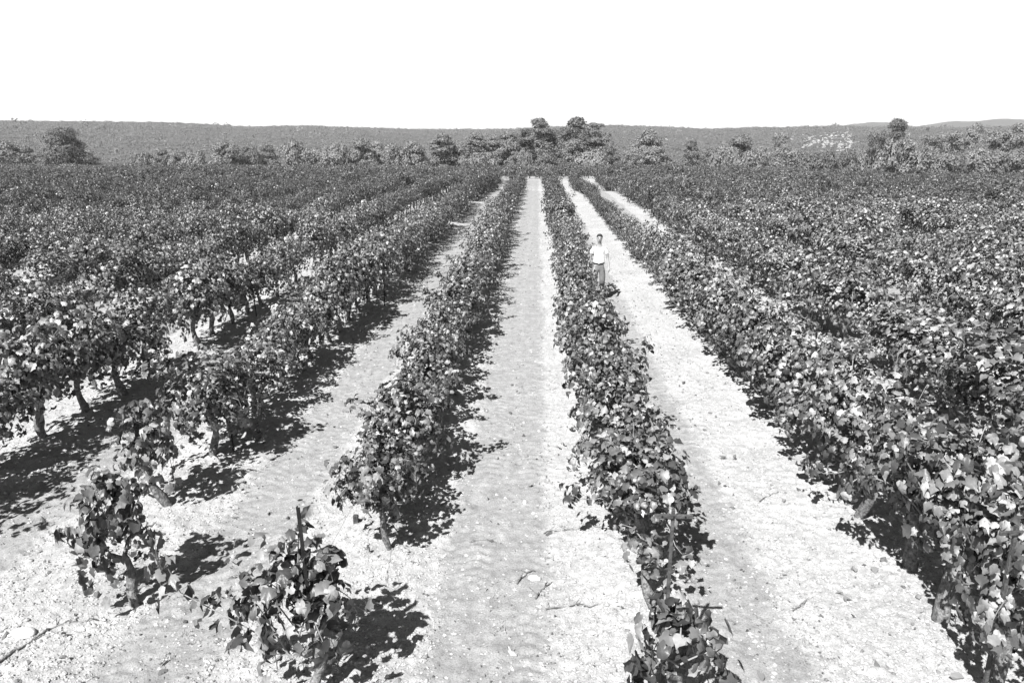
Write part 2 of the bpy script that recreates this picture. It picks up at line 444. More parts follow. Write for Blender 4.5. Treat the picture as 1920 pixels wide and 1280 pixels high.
def vine_trunk(rng, h=.55, r=.055, lean=None, head=(0, 0), n=9):
    m = MB(); k = 8
    lx, ly = lean if lean else (rng.normal(0, .06), rng.normal(0, .10))
    bx, by = -lx + rng.normal(0, .02), -ly
    t = np.linspace(0, 1, k)
    p = np.stack([bx + (head[0] - bx) * t + .035 * np.sin(t * 5 + rng.uniform(0, 6)), by + (head[1] - by) * t + .04 * np.sin(t * 4 + rng.uniform(0, 6)), -.06 + (h + .06) * t], 1)
    rad = r * (1.35 - .55 * t + .18 * np.sin(t * 9 + rng.uniform(0, 6))); rad[0] *= 1.25
    V, F = tube(p, rad, n, .16, rng); m.add(V, F)
    for sgn in (-1, 1):
        q = rng.uniform(.25, .42)
        pa = np.array([p[-1] - [0, 0, .05], p[-1] + [rng.normal(0, .03), sgn * q * .45, .08], p[-1] + [rng.normal(0, .05), sgn * q, .10 + rng.uniform(0, .08)]])
        V, F = tube(pa, [r * .7, r * .5, r * .32], 7, .15, rng); m.add(V, F)
    return m
def vine_proto(seed, n, T, TF, jig=.05, size=(.085, .15), det=9, **kw):
    rng = np.random.default_rng(seed)
    tk = {k: kw.pop(k) for k in ('h', 'r', 'tlean') if k in kw}
    canes, P, Nn, U = vine_points(rng, n, **kw)
    S = rng.uniform(size[0], size[1], len(P))
    LV, LF = leaves(P, Nn, U, S, T, TF, rng, jig)
    tm = vine_trunk(rng, tk.get('h', .58), tk.get('r', .042), tk.get('tlean'), n=det)
    cm = MB()
    for cv in canes:
        V, F = tube(cv, np.linspace(.008, .003, len(cv)), 4, cap=False); cm.add(V, F)
    return (LV, LF), tm, cm
def make_vine(seed, n=300, near=True, **kw):
    root = empty('grapevine')
    tag(root, 'leafy grapevine', 'grapevine')
    (LV, LF), tm, cm = vine_proto(seed, n, GRAPE if near else MIDL, GRAPE_F if near else MIDL_F, **kw)
    tm.build('trunk', M['bark'], root, smooth=True)
    mobj('foliage', np_mesh('foliage', LV, LF, M['leaf'], smooth=True), root)
    if near: cm.build('canes', M['cane'], root)
    return root

VINES = []          # every vine of the vineyard: (x, y, row, nth)
rv = random.Random(11)
near_rows = {1: [4.75, 6.15, 6.85, 7.6, 8.5],
             2: [5.15, 6.0, 6.8, 7.63, 8.5],
             -1: [4.85, 6.95, 7.75, 8.6],
             -2: [6.1, 7.85, 9.3, 10.0, 10.95]}
def row_x(k): return ROW0 + (k - 1 if k > 0 else k) * SPACING
def row_wob(k, y): return float(.22 * (fbm(np.array([y / 9.0 + k * 5.1]), np.array([k * 3.3]), 61, 2)[0] - .5) * min(1, max(0, (y - 8) / 15)) * (1.6 if abs(k) > 1 else 1))
for k in list(range(-34, 0)) + list(range(1, 35)):
    ys = list(near_rows.get(k, []))
    y = (ys[-1] if ys else 3.6 + rv.uniform(0, .5)) + .95
    while y < 84:
        if rv.random() > .035 + (.03 if abs(k) > 1 else -.02): ys.append(y + rv.uniform(-.1, .1))
        y += .98
    for y in ys:
        VINES.append([row_x(k) + (.46 if k == -2 and y < 6.5 else -.15 if k == -2 and y < 8 else 0) + row_wob(k, y) + (rv.uniform(-.06, .06) if y > 9 else 0) - (.16 if k == 1 and 14.5 < y < 21 else 0), y, k])
vis = []
for v in VINES:
    z = float(terrain(v[0], v[1])); px, py, d = project(v[0], v[1], z + .8)
    v += [z, float(px), float(py), float(d), -130 / d * 10 < px - 0 and -30 - 700 / d < px < 1950 + 700 / d and d > 1]
inview = sorted([v for v in VINES if v[7]], key=lambda v: v[6])
SINGLE = inview[:298]; single_ids = set(id(v) for v in SINGLE)
REST = [v for v in VINES if id(v) not in single_ids and -900 < v[4] < 2800 and v[6] > 2]

protos_near = [make_vine(100 + i, 740, True, hw=.46 + .03 * (i % 3), top=1.32 + .05 * (i % 4), low=.27 - .07 * (i % 2), size=(.048, .102)) for i in range(8)]
protos_mid = [make_vine(200 + i, 820, False, hw=.48 + .03 * (i % 3), top=1.34 + .05 * (i % 4), low=.22, size=(.048, .096)) for i in range(8)]
proto_small = make_vine(301, 90, True, hw=.42, hl=.36, top=.92, low=.22, shoots=9, size=(.085, .15), h=.42, r=.045)
proto_first_left = make_vine(302, 240, True, hw=.56, hl=.42, top=1.45, low=.22, shoots=16, lean=(-.26, .05), size=(.075, .135), h=.55)
proto_weak = make_vine(306, 42, True, hw=.26, hl=.3, top=.85, low=.42, shoots=5, size=(.07, .13), h=.45, r=.055)
proto_tall = make_vine(303, 210, True, hw=.34, hl=.46, top=1.15, low=.03, shoots=11, size=(.075, .135), h=.40, tlean=(-.16, .05))
proto_tall2 = make_vine(304, 230, True, hw=.36, hl=.48, top=1.35, low=.42, shoots=10, size=(.075, .135), h=.55, tlean=(-.22, .02), r=.05)
proto_leggy = make_vine(305, 200, True, hw=.40, hl=.5, top=1.45, low=.82, shoots=12, size=(.065, .12), h=.85, r=.034, tlean=(-.22, -.06))
protos_leggy = [make_vine(320 + i, 440, True, hw=.5, hl=.6, top=1.52, low=.80, shoots=15, size=(.06, .115), h=.78, r=.055) for i in range(3)]
special = {(1, 0): proto_small, (-1, 0): proto_first_left, (-2, 0): proto_tall, (-2, 1): proto_tall2, (1, 1): proto_weak, (-1, 1): proto_leggy}

ONES = 'first second third fourth fifth sixth seventh eighth ninth tenth eleventh twelfth thirteenth fourteenth fifteenth sixteenth seventeenth eighteenth nineteenth'.split()
TENS = {2: ('twentieth', 'twenty'), 3: ('thirtieth', 'thirty'), 4: ('fortieth', 'forty'), 5: ('fiftieth', 'fifty')}
def ordinal(n):
    if n < 20: return ONES[n - 1]
    t, u = divmod(n, 10); return TENS[t][0] if u == 0 else TENS[t][1] + '-' + ONES[u - 1]
SPECIAL_LABEL = {(1, 0): 'small grapevine sprawling at the foot of the wooden T post beside the central lane',
                 (-1, 0): 'big-leaved grapevine standing alone around a black steel stake, left of the central lane',
                 (-2, 0): 'thin upright grapevine reaching almost to the ground, first of the second row left',
                 (-2, 1): 'open grapevine with an arching trunk, second of the second row left',
                 (1, 1): 'stunted grapevine with a few leaves behind the wooden T post',
                 (-1, 1): 'grapevine on a long bare pale trunk, second of the first row left'}
used = set(); byrow = {}
for v in sorted(SINGLE, key=lambda v: v[1]):
    k = v[2]; nth = byrow.get(k, 0); byrow[k] = nth + 1
    key = (k, nth)
    r_ = random.Random(int(v[1] * 100) + k * 777)
    if key in special: p = special[key]
    elif (k == 2 and nth in (1, 2, 3)) or (k == 1 and nth == 2) or (k == 3 and v[6] < 17 and r_.random() < .16): p = r_.choice(protos_leggy)
    elif v[6] < 19: p = r_.choice(protos_near)
    else: p = r_.choice(protos_mid)
    if p.name in used: o = copy_tree(p)
    else: o = p; used.add(p.name)
    s = r_.uniform(.86, 1.14)
    if v[1] > 9: s *= 1 + .16 * (float(fbm(np.array([v[1] / 6]), np.array([k * 2.1]), 63, 2)[0]) - .5) * 2
    wide = .84 if k == 2 and nth < 4 else (1.0 if k == -1 and nth == 0 else .88 if v[1] < 8 else .72 if k == 1 and 15.5 < v[1] < 20.6 else .86) if abs(k) == 1 or key in special else (.98 if k < 0 else (1.12 if v[1] < 22 else .95) if k == 2 else (1.26 if v[1] < 22 else 1.05) if k == 3 else 1.3)
    o.location = (v[0], v[1], v[3] + .03); o.scale = (s * wide * r_.uniform(.95, 1.08), s * 1.04, s * (1 + .25 * (wide - 1)) * (1.08 if abs(k) > 1 else .98) * r_.uniform(.88, 1.1))
    if key in ((-2, 0), (-2, 1)): o.scale.z *= 1.22
    if k == 2 and v[1] > 24: o.scale.z *= .72; o.scale.x *= .68; o.location.x -= .2
    o.rotation_euler = (0, 0, (0 if key in special else r_.choice((0, math.pi)) + r_.uniform(-.2, .2)))
    side = 'right' if k > 0 else 'left'
    if key in SPECIAL_LABEL: lb = SPECIAL_LABEL[key]
    else: lb = '%s leafy grapevine from the near end, in the %s row %s of the lane' % (ordinal(nth + 1), ordinal(abs(k)), side)
    tag(o, lb, 'grapevine', 'grapevines in rows across the vineyard')
for p in protos_near + protos_mid + protos_leggy + list(special.values()):
    if p.name not in used:
        for ch in list(p.children): bpy.data.objects.remove(ch)
        bpy.data.objects.remove(p)

def far_vines():
    lods = [(34, 52, LOWL, LOWL_F, 720, (.056, .102)), (52, 88, LOWL, LOWL_F, 440, (.08, .135)), (88, 999, LOWL, LOWL_F, 200, (.11, .19))]
    GV, GF, GM = [], [], []; n = 0
    bank = []
    for li, (a, b, T, TF, cnt, size) in enumerate(lods):
        vs = []
        for i in range(10):
            rng = np.random.default_rng(500 + li * 40 + i)
            canes, P, Nn, U = vine_points(rng, cnt, hw=.5, hl=.66, top=1.36 + .04 * (i % 4), low=.3)
            V, F = leaves(P, Nn, U, rng.uniform(size[0], size[1], len(P)), T, TF, rng, .04)
            tv, tf = tube(np.array([[.05, 0, -.1], [0, .04, .25], [.03, 0, .7]]), [.07, .05, .04], 5, cap=False)
            tf = np.array([(q[0], q[1], q[2]) for q in tf] + [(q[0], q[2], q[3]) for q in tf])
            mi = np.concatenate([np.zeros(len(F), int), np.ones(len(tf), int)])
            F = np.concatenate([F, tf + len(V)]); V = np.concatenate([V, tv])
            vs.append((V, F, mi))
        bank.append(vs)
    r_ = random.Random(5)
    spots = [(v[0], v[1], v[3], 0.0, v[6]) for v in REST]
    # the next block of vines beyond the headland, its rows running across
    y = 85.6
    while y < 128:
        x = -95 + r_.uniform(0, 1)
        while x < 110:
            yy = y + .04 * x
            px, py, d = project(x, yy, 0)
            lim = 112 if x < 20 else 128
            if -300 < px < 2250 and yy < lim and r_.random() > .04: spots.append((x, yy, float(terrain(x, yy)), math.pi / 2, d))
            x += 1.1
        y += 2.5
    for (x, y, z, rz, d) in spots:
        vs = bank[0] if d < 52 else bank[1] if d < 88 else bank[2]
        V, F, mi = r_.choice(vs)
        s = r_.uniform(.84, 1.16); a = rz + r_.choice((0, math.pi)) + r_.uniform(-.2, .2); c_, s_ = math.cos(a), math.sin(a)
        s *= 1 + .16 * (float(fbm(np.array([y / 6]), np.array([round((x - ROW0) / SPACING) * 2.1]), 63, 2)[0]) - .5) * 2
        V = V * np.array([.86 if abs(x) < 2.6 else (.94 if x < 0 else .98 if x < 8 else 1.2), 1.04, (.98 if abs(x) < 2.6 else 1.09) * (1 - .14 * float(sst(45, 70, y)))])
        W = np.stack([x + s * (V[:, 0] * c_ - V[:, 1] * s_), y + s * (V[:, 0] * s_ + V[:, 1] * c_), z + s * V[:, 2]], 1)
        if 2.9 < x < 4.6 and y < 76: W = (W - np.array([x, y, z])) * np.array([.68, 1, .66]) + np.array([x - .22, y, z])
        GV.append(W); GF.append(F + n); GM.append(mi); n += len(V)
    me = np_mesh('distant_vines', np.concatenate(GV), np.concatenate(GF), [M['leaf_far'], M['bark']], np.concatenate(GM))
    tag(mobj('distant_vines', me), 'dense rows of grapevines filling the far half of the vineyard', 'vineyard', kind='stuff')
far_vines()
# ------------------------------------------------------------------ hillside scrub, rocks
def build_scrub():
    rng = np.random.default_rng(77)
    Ps = []; Ss = []
    # clumps by picture column and distance so that the slope is covered evenly
    n = 62000
    az = rng.uniform(-44, 44, n); r = 150 + (1000 - 150) * rng.uniform(0, 1, n) ** .62
    a = np.radians(az) - YAW; x = r * np.sin(a); y = r * np.cos(a)
    keep = (y > 142) & ~((r < 330) & (rng.random(n) < .35))
    keep &= fbm(x / 24, y / 24, 71, 3) > .30
    x, y, r = x[keep], y[keep], r[keep]
    z = terrain(x, y)
    s = rng.uniform(.7, 1.5, len(x)) * (1 + .9 * (rng.random(len(x)) < .06))
    s *= np.where(r < 330, .8, 1.0) * np.where(rng.random(len(x)) < .02, 2.0, 1)
    m = 17
    th = rng.uniform(0, 2 * math.pi, (len(x), m)); zz = rng.uniform(.0, 1, (len(x), m)); rr = np.sqrt(1 - zz ** 2)
    O = np.stack([np.cos(th) * rr, np.sin(th) * rr, zz * .85], -1)
    P = np.stack([x, y, z], 1)[:, None, :] + O * s[:, None, None] * rng.uniform(.65, 1.0, (len(x), m, 1))
    N_ = O * .7 + np.array([0, -.25, .3]) + rng.normal(0, .22, O.shape); U = rng.normal(0, 1, O.shape) + np.array([0, 0, .6])
    S = np.repeat(s[:, None], m, 1) * rng.uniform(.32, .6, (len(x), m))
    V, F = leaves(P.reshape(-1, 3), N_.reshape(-1, 3), U.reshape(-1, 3), S.ravel(), LOWL, LOWL_F, rng, .05)
    tag(mobj('garrigue_scrub', np_mesh('garrigue_scrub', V, F, M['scrub'])), 'low dark scrub covering the long hillside behind the trees', 'scrub', kind='stuff')
build_scrub()
def build_rocks():
    rng = np.random.default_rng(5); m = MB(); 
    areas = [(1505, 1560, 255, 280, 90), (1545, 1600, 250, 276, 105), (1570, 1602, 276, 292, 40), (1470, 1488, 250, 268, 8), (1240, 1256, 263, 266, 4), (1268, 1278, 245, 251, 5), (1285, 1300, 262, 266, 4),
             (556, 572, 240, 248, 7), (578, 600, 250, 259, 9), (318, 332, 236, 239, 3), (1470, 1500, 242, 244, 4), (1195, 1215, 264, 267, 3)]
    for x0, x1, y0, y1, n in areas:
        for i in range(n):
            u = rng.random()
            P = hit(rng.uniform(x0, x1), rng.uniform(y0, y1), 1300)
            if P[1] < 200: continue
            h = rng.uniform(.1, .5); a, b = rng.uniform(.25, 1.05), rng.uniform(.15, .45)
            k = 7; V = []
            an = rng.uniform(0, 6)
            for zi, sc in ((-.6, 1.15), (.35, 1.0), (1.0, .6)):
                for j in range(k):
                    t = an + 2 * math.pi * j / k; q = rng.uniform(.7, 1.15) * sc
                    V.append((P[0] + a * q * math.cos(t), P[1] + b * q * math.sin(t), P[2] + 1.0 + h * zi * rng.uniform(.8, 1.2)))
            V.append((P[0], P[1], P[2] + 1.0 + h))
            F = [(l * k + j, l * k + (j + 1) % k, (l + 1) * k + (j + 1) % k, (l + 1) * k + j) for l in (0, 1) for j in range(k)]
            F += [(2 * k + j, 2 * k + (j + 1) % k, 3 * k, 3 * k) for j in range(k)]
            m.add(V, F)
    o = m.build('limestone_outcrops', M['limestone'])
    tag(o, 'pale limestone outcrops scattered among the scrub on the hillside', 'rocks', kind='stuff')
build_rocks()

# ------------------------------------------------------------------ trees
def crown_mesh(rng, lobes, per, tuft, matl, density=1.0):
    """lobes: (x,y,z,rx,ry,rz) clumps; tufts stand on each clump's skin"""
    P = []; Nn = []; S = []
    for (x, y, z, rx, ry, rz) in lobes:
        n = int(per * (rx * ry + rx * rz + ry * rz) / 3 * density) + 12
        d = unit(rng.normal(0, 1, (n, 3))); d[:, 2] = np.where(d[:, 2] < -.35, -d[:, 2], d[:, 2])
        q = d * (rng.uniform(.3, 1.0, (n, 1)) ** .35 * 1.2)
        q *= (1 + .16 * np.sin(d[:, 0:1] * 6 + x) * np.cos(d[:, 1:2] * 5 + y + d[:, 2:3] * 4))
        P.append(np.array([x, y, z]) + q * np.array([rx, ry, rz])); Nn.append(d); S.append(rng.uniform(tuft * .6, tuft * 1.3, n))
    P = np.concatenate(P); Nn = np.concatenate(Nn); S = np.concatenate(S)
    U = Nn * .9 + np.array([0, 0, .45]) + rng.normal(0, .45, P.shape)
    N2 = Nn + rng.normal(0, .42, P.shape)
    V, F = leaves(P, N2, U, S, NEEDLE * np.array([1.25, 1, 1]), NEEDLE_F)
    return np_mesh('crown', V, F, matl)
def make_tree(seed, kind, w, h, dark=0):
    """w width, h height in metres"""
    rng = np.random.default_rng(seed); lobes = []; R = w / 2
    mats_ = {0: M['pine'], 1: M['pine_dark'], 2: M['olive']}[dark]
    if kind == 'round':                       # broad rounded pine, branched from low down
        n = 74
        for i in range(n):
            a = rng.uniform(0, 6.283); zf = rng.uniform(.06, 1.0) if i else 1.0
            prof = math.sqrt(max(0, 1 - zf ** 3)) * .98 * (.86 + .14 * min(1, zf / .3))
            rr = R * prof * math.sqrt(rng.uniform(.1, 1)) * .80
            s = R * rng.uniform(.15, .30)
            lobes.append((math.cos(a) * rr, math.sin(a) * rr, zf * (h - s * .9), s, s, s * rng.uniform(.6, .85)))
        base = .12
    elif kind == 'cone':                      # wide layered conical tree
        for lv in range(8):
            zf = .10 + lv * .118; n = max(2, int(9 * (1 - zf) + 1))
            for i in range(n):
                a = 6.283 * i / n + rng.uniform(-.4, .4); rr = R * (1.02 - zf) * rng.uniform(.45, .95)
                s = R * rng.uniform(.17, .27)
                lobes.append((math.cos(a) * rr, math.sin(a) * rr, zf * h + rng.uniform(-.2, .2), s * 1.3, s * 1.3, s * .62))
        lobes.append((0, 0, h * .95, R * .12, R * .12, h * .06)); base = .05
    elif kind == 'umbrella':                  # bare trunk below, crown on top
        n = 15
        for i in range(n):
            a = rng.uniform(0, 6.283); zf = rng.uniform(.56, .95); rr = R * rng.uniform(.1, .78) * (1.2 - abs(zf - .7) * 1.8)
            s = R * rng.uniform(.30, .46)
            lobes.append((math.cos(a) * rr, math.sin(a) * rr, zf * h - s * .3, s, s, s * .68))
        base = .5
    elif kind == 'tiers':                     # two crowns of different height
        for cx, zc, rr0, nn in ((.25, .78, .40, 13), (-.55, .62, .34, 8), (.0, .38, .72, 15), (.35, .2, .6, 8)):
            for i in range(nn):
                a = rng.uniform(0, 6.283); rr = R * rr0 * rng.uniform(0, .8); s = R * rng.uniform(.18, .28)
                lobes.append((cx * R + math.cos(a) * rr, math.sin(a) * rr, h * (zc + rng.uniform(-.12, .15)), s, s, s * .75))
        base = .15
    elif kind == 'tall':                      # tall full pine with a bumpy top
        for i in range(84):
            a = rng.uniform(0, 6.283); zf = rng.uniform(.05, 1.0) if i else 1.0
            prof = (1 - (max(0, zf - .4) / .6) ** 2.2 * .72) * (.86 + .14 * math.sin(zf * 8 + seed))
            rr = R * prof * math.sqrt(rng.uniform(.08, 1)) * .82; s = R * rng.uniform(.15, .30)
            lobes.append((math.cos(a) * rr, math.sin(a) * rr, zf * (h - s * .8), s, s, s * rng.uniform(.65, .85)))
        base = .12
    else:                                     # bush
        for i in range(24):
            a = rng.uniform(0, 6.283); rr = R * rng.uniform(0, .8); s = R * rng.uniform(.2, .36)
            zt = h * (1 - .4 * (rr / R) ** 2)
            lobes.append((math.cos(a) * rr, math.sin(a) * rr, max(.2, rng.uniform(.2, 1) * (zt - s * .5)), s, s, min(s, h * .35)))
        base = .1
    root = empty('tree')
    tm = MB(); lean = rng.uniform(-.06, .06, 2) * h
    top = .9 if kind != 'bush' else .7
    t = np.linspace(0, 1, 7); zt = -.5 + t * (h * top + .5)
    pts = np.stack([lean[0] * t + .1 * np.sin(t * 5 + seed), lean[1] * t + .1 * np.cos(t * 4), zt], 1)
    r0 = .035 * h if kind != 'bush' else .02 * h
    V, F = tube(pts, r0 * (1.15 - .95 * t), 8, .08, rng); tm.add(V, F)
    for l in lobes[::2]:
        zz = max(h * base * .8, l[2] - rng.uniform(.12, .25) * h); tt = (zz + .5) / (h * top + .5)
        s0 = np.array([np.interp(tt, t, pts[:, k]) for k in range(3)]); e = np.array(l[:3])
        V, F = tube(np.array([s0, (s0 + e) / 2 + [0, 0, -.04 * h], e]), [r0 * .4, r0 * .28, r0 * .1], 5, cap=False); tm.add(V, F)
    tm.build('trunk', M['tree_bark'], root, smooth=True)
    mobj('crown', crown_mesh(rng, lobes, 520, .23, mats_), root)
    return root

# (picture x of centre, picture y of top, width in picture px, kind, tone, distance, label)
TREES = [
 (25, 262, 62, 'round', 0, 138, 'wide rounded pine at the left end of the tree line, beside the dark conical tree'),
 (22, 292, 70, 'bush', 2, 128, 'pale low bush in front of the leftmost rounded pine'),
 (68, 273, 30, 'round', 0, 141, 'small pine squeezed between the leftmost pine and the dark conical tree'),
 (138, 250, 118, 'cone', 1, 130, 'dark broad conical tree standing alone on the left, wider than all around it'),
 (280, 297, 34, 'bush', 2, 134, 'small pale bush just left of the two round pines of equal height'),
 (318, 281, 36, 'round', 0, 136, 'left one of two small round pines side by side before the long hillside'),
 (347, 282, 36, 'round', 0, 134, 'right one of two small round pines side by side before the long hillside'),
 (376, 293, 34, 'bush', 0, 132, 'low bush between the two small round pines and the large ball-shaped pine'),
 (434, 267, 62, 'round', 0, 132, 'large ball-shaped pine rising alone above the left bushes'),
 (478, 289, 32, 'bush', 2, 134, 'low pale bush directly right of the large ball-shaped pine'),
 (512, 274, 34, 'tall', 2, 136, 'pale pointed young pine between low bushes, right of the ball-shaped pine'),
 (562, 281, 52, 'bush', 2, 136, 'broad pale bush right of the pale pointed young pine'),
 (612, 285, 46, 'bush', 0, 138, 'broad grey bush left of where the continuous wood begins'),
 (646, 284, 30, 'bush', 2, 139, 'small bush at the left foot of the first wood pine'),
 (684, 261, 48, 'round', 0, 140, 'first full pine at the left end of the continuous wood'),
 (714, 266, 38, 'round', 0, 143, 'second pine of the wood, lower than its left neighbour'),
 (747, 279, 34, 'bush', 0, 138, 'low rounded tree in the dip between the second and fourth wood pines'),
 (778, 267, 52, 'round', 0, 141, 'broad low pine of the wood left of the tall peaked one'),
 (832, 256, 50, 'tall', 0, 142, 'peaked pine breaking the line of the wood left of its middle'),
 (866, 267, 42, 'round', 0, 144, 'low full pine immediately right of the peaked pine'),
 (892, 254, 46, 'tall', 0, 145, 'bumpy-topped pine of the wood, left one of a matching pair'),
 (922, 256, 44, 'tall', 0, 147, 'bumpy-topped pine of the wood, right one of a matching pair'),
 (905, 297, 52, 'bush', 2, 134, 'low bush at the foot of the matching pair of bumpy-topped pines'),
 (952, 248, 50, 'round', 0, 148, 'broad grey pine left of the dark tall group at the lane end'),
 (982, 247, 44, 'tall', 1, 150, 'dark pine tucked behind the left flank of the tallest left pine'),
 (965, 287, 22, 'tall', 2, 130, 'small pale conical sapling in front of the dark tall group'),
 (983, 294, 22, 'bush', 2, 129, 'small bush beside the pale conical sapling'),
 (1010, 228, 54, 'tall', 1, 150, 'tall dark pine left of the lane end, its top above the ridge'),
 (1036, 246, 50, 'round', 1, 152, 'dark low-topped pine filling the gap between the two tallest pines'),
 (1075, 226, 62, 'tall', 1, 150, 'tallest pine of all, dark and bumpy, right of the lane end'),
 (1112, 237, 58, 'tall', 1, 148, 'dark broad pine leaning on the tallest pine from its right'),
 (1140, 268, 34, 'round', 1, 146, 'low dark pine closing the right flank of the tall group'),
 (1074, 262, 56, 'round', 2, 138, 'pale rounded pine in front of the tall dark group'),
 (1108, 292, 50, 'bush', 0, 132, 'low grey bush at the right foot of the pale rounded pine'),
 (1030, 296, 40, 'bush', 1, 130, 'dark bush right at the end of the central lane'),
 (1209, 245, 58, 'round', 0, 150, 'upper one of two ball-shaped trees stacked in the gap right of the tall group'),
 (1222, 274, 56, 'round', 0, 136, 'lower right one of the stacked ball-shaped trees, nearest the vines'),
 (1182, 278, 40, 'round', 0, 138, 'lower left one of the stacked ball-shaped trees'),
 (1290, 266, 36, 'tall', 2, 140, 'pale ragged tree right of the stacked ball-shaped trees'),
 (1326, 276, 40, 'round', 2, 140, 'pale low tree left of the big round-headed pine'),
 (1378, 254, 56, 'round', 0, 142, 'big round-headed pine in the right-hand wood'),
 (1352, 284, 40, 'bush', 0, 132, 'grey bush at the left foot of the big round-headed pine'),
 (1419, 274, 34, 'round', 0, 142, 'modest round tree between the round-headed pine and the pale-trunked pine'),
 (1400, 294, 50, 'bush', 0, 128, 'wide bush under the modest round tree, touching the vine tops'),
 (1451, 251, 30, 'umbrella', 0, 134, 'slender pine with a bare pale trunk under a small crown'),
 (1480, 280, 36, 'round', 0, 142, 'round tree behind the dark thicket, right of the pale-trunked pine'),
 (1470, 294, 56, 'bush', 1, 126, 'dark thicket at the foot of the slender pale-trunked pine'),
 (1512, 297, 46, 'bush', 1, 126, 'dark thicket in the middle of three, under the white rocks'),
 (1538, 294, 36, 'bush', 1, 128, 'dark thicket at the edge of the grassy bank'),
 (1527, 282, 24, 'round', 0, 150, 'tiny round tree below the white rocks'),
 (1580, 290, 32, 'bush', 1, 140, 'dark bush on top of the grassy bank, left one of two'),
 (1604, 288, 34, 'bush', 0, 142, 'grey bush on top of the grassy bank, right one of two'),
 (1652, 227, 72, 'tiers', 1, 140, 'tall dark two-headed pine standing over the grassy bank'),
 (1672, 272, 56, 'bush', 0, 138, 'grey undergrowth at the right foot of the two-headed pine'),
 (1728, 256, 36, 'umbrella', 0, 142, 'low flat-topped pine first of the open grove on the right'),
 (1745, 252, 30, 'umbrella', 0, 150, 'small pine just behind the first flat-topped pine of the grove'),
 (1774, 250, 36, 'umbrella', 0, 144, 'flat-topped pine with its pale trunk showing, left of the tallest grove pine'),
 (1803, 234, 32, 'umbrella', 0, 142, 'tallest slim pine of the open grove on the right'),
 (1848, 246, 48, 'umbrella', 0, 144, 'wide-crowned grove pine with pale trunks right of the tallest slim one'),
 (1884, 233, 38, 'umbrella', 0, 142, 'high ball-crowned pine near the right end of the grove'),
 (1914, 252, 34, 'round', 0, 146, 'pine at the very right end of the grove'),
 (1712, 292, 50, 'bush', 0, 138, 'grey bush between the two-headed pine and the open grove'),
 (1762, 292, 50, 'bush', 0, 137, 'bush under the first pines of the open grove'),
 (1822, 291, 50, 'bush', 2, 138, 'pale bush under the tallest slim grove pine'),
 (1880, 288, 56, 'bush', 0, 138, 'broad bush under the ball-crowned grove pine'),
]
tree_bank = {}
ti = 0
for (px, py, wpx, kind, tone, dist, lb) in TREES:
    d0 = ray(px, 400); hdir = np.array([d0[0], d0[1]]) / math.hypot(d0[0], d0[1]); x, y = hdir * dist
    z = float(terrain(x, y)); dd = project(x, y, z)[2]
    el = ray(px, py); ztop = CAM_H + el[2] / math.hypot(el[0], el[1]) * dist
    h = ztop - z; wm = wpx * dd / FPX
    key = (kind, tone, ti % 2)
    ref = {'round': (6, 6), 'cone': (11, 7), 'umbrella': (4, 7), 'tiers': (8, 10), 'tall': (5.6, 8.5), 'bush': (4.6, 2.8)}[kind]
    if key not in tree_bank: tree_bank[key] = (make_tree(900 + ti, kind, ref[0], ref[1], tone), ref); o = tree_bank[key][0]
    else: o = copy_tree(tree_bank[key][0])
    o.location = (x, y, z); s = wm / ref[0] * {'bush': 1.45, 'umbrella': 1.1, 'cone': 1.05, 'tiers': 1.12, 'tall': 1.42}.get(kind, 1.3)
    o.scale = (s, s, h / ref[1] * (1.06 if kind in ('tall', 'tiers') else 1.2 if kind == 'bush' else 1.03)); o.rotation_euler = (0, 0, 0 if kind == 'tiers' else (ti * 2.4) % 6.28)
    o.name = {'bush': 'bush', 'umbrella': 'pine_tree', 'cone': 'conical_tree'}.get(kind, 'pine_tree')
    tag(o, lb, 'bush' if kind == 'bush' else 'tree', 'bushes along the tree line' if kind == 'bush' else 'trees along the far edge of the vineyard')
    ti += 1

def grass_patch():
    rng = np.random.default_rng(8); P = []
    for (x0, y0, x1, y1, n, wd) in ((1555, 314, 1600, 305, 500, 3.0), (1600, 305, 1700, 299, 800, 2.5), (1150, 313, 1175, 313, 200, 1.5), (0, 0, 0, 0, 0, 0)):
        for i in range(n):
            t = rng.random(); px = x0 + (x1 - x0) * t
            d0 = ray(px, 400); dist = 131 + rng.uniform(-1, 1) * wd; q = dist / math.hypot(d0[0], d0[1])
            x, y = d0[0] * q, d0[1] * q; P.append((x, y, float(terrain(x, y)) + .0))
    P = np.array(P); n = len(P)
    U = np.array([0, 0, 1.0]) + rng.normal(0, .35, (n, 3)); N_ = rng.normal(0, 1, (n, 3)) * np.array([1, 1, .2])
    V, F = leaves(P, N_, U, rng.uniform(.5, 1.3, n), NEEDLE * np.array([1.2, 1, 1]), NEEDLE_F)
    tag(mobj('dry_grass', np_mesh('dry_grass', V, F, M['dry_grass'])), 'strip of pale dry grass on the bank below the two-headed pine', 'grass', kind='stuff')
grass_patch()
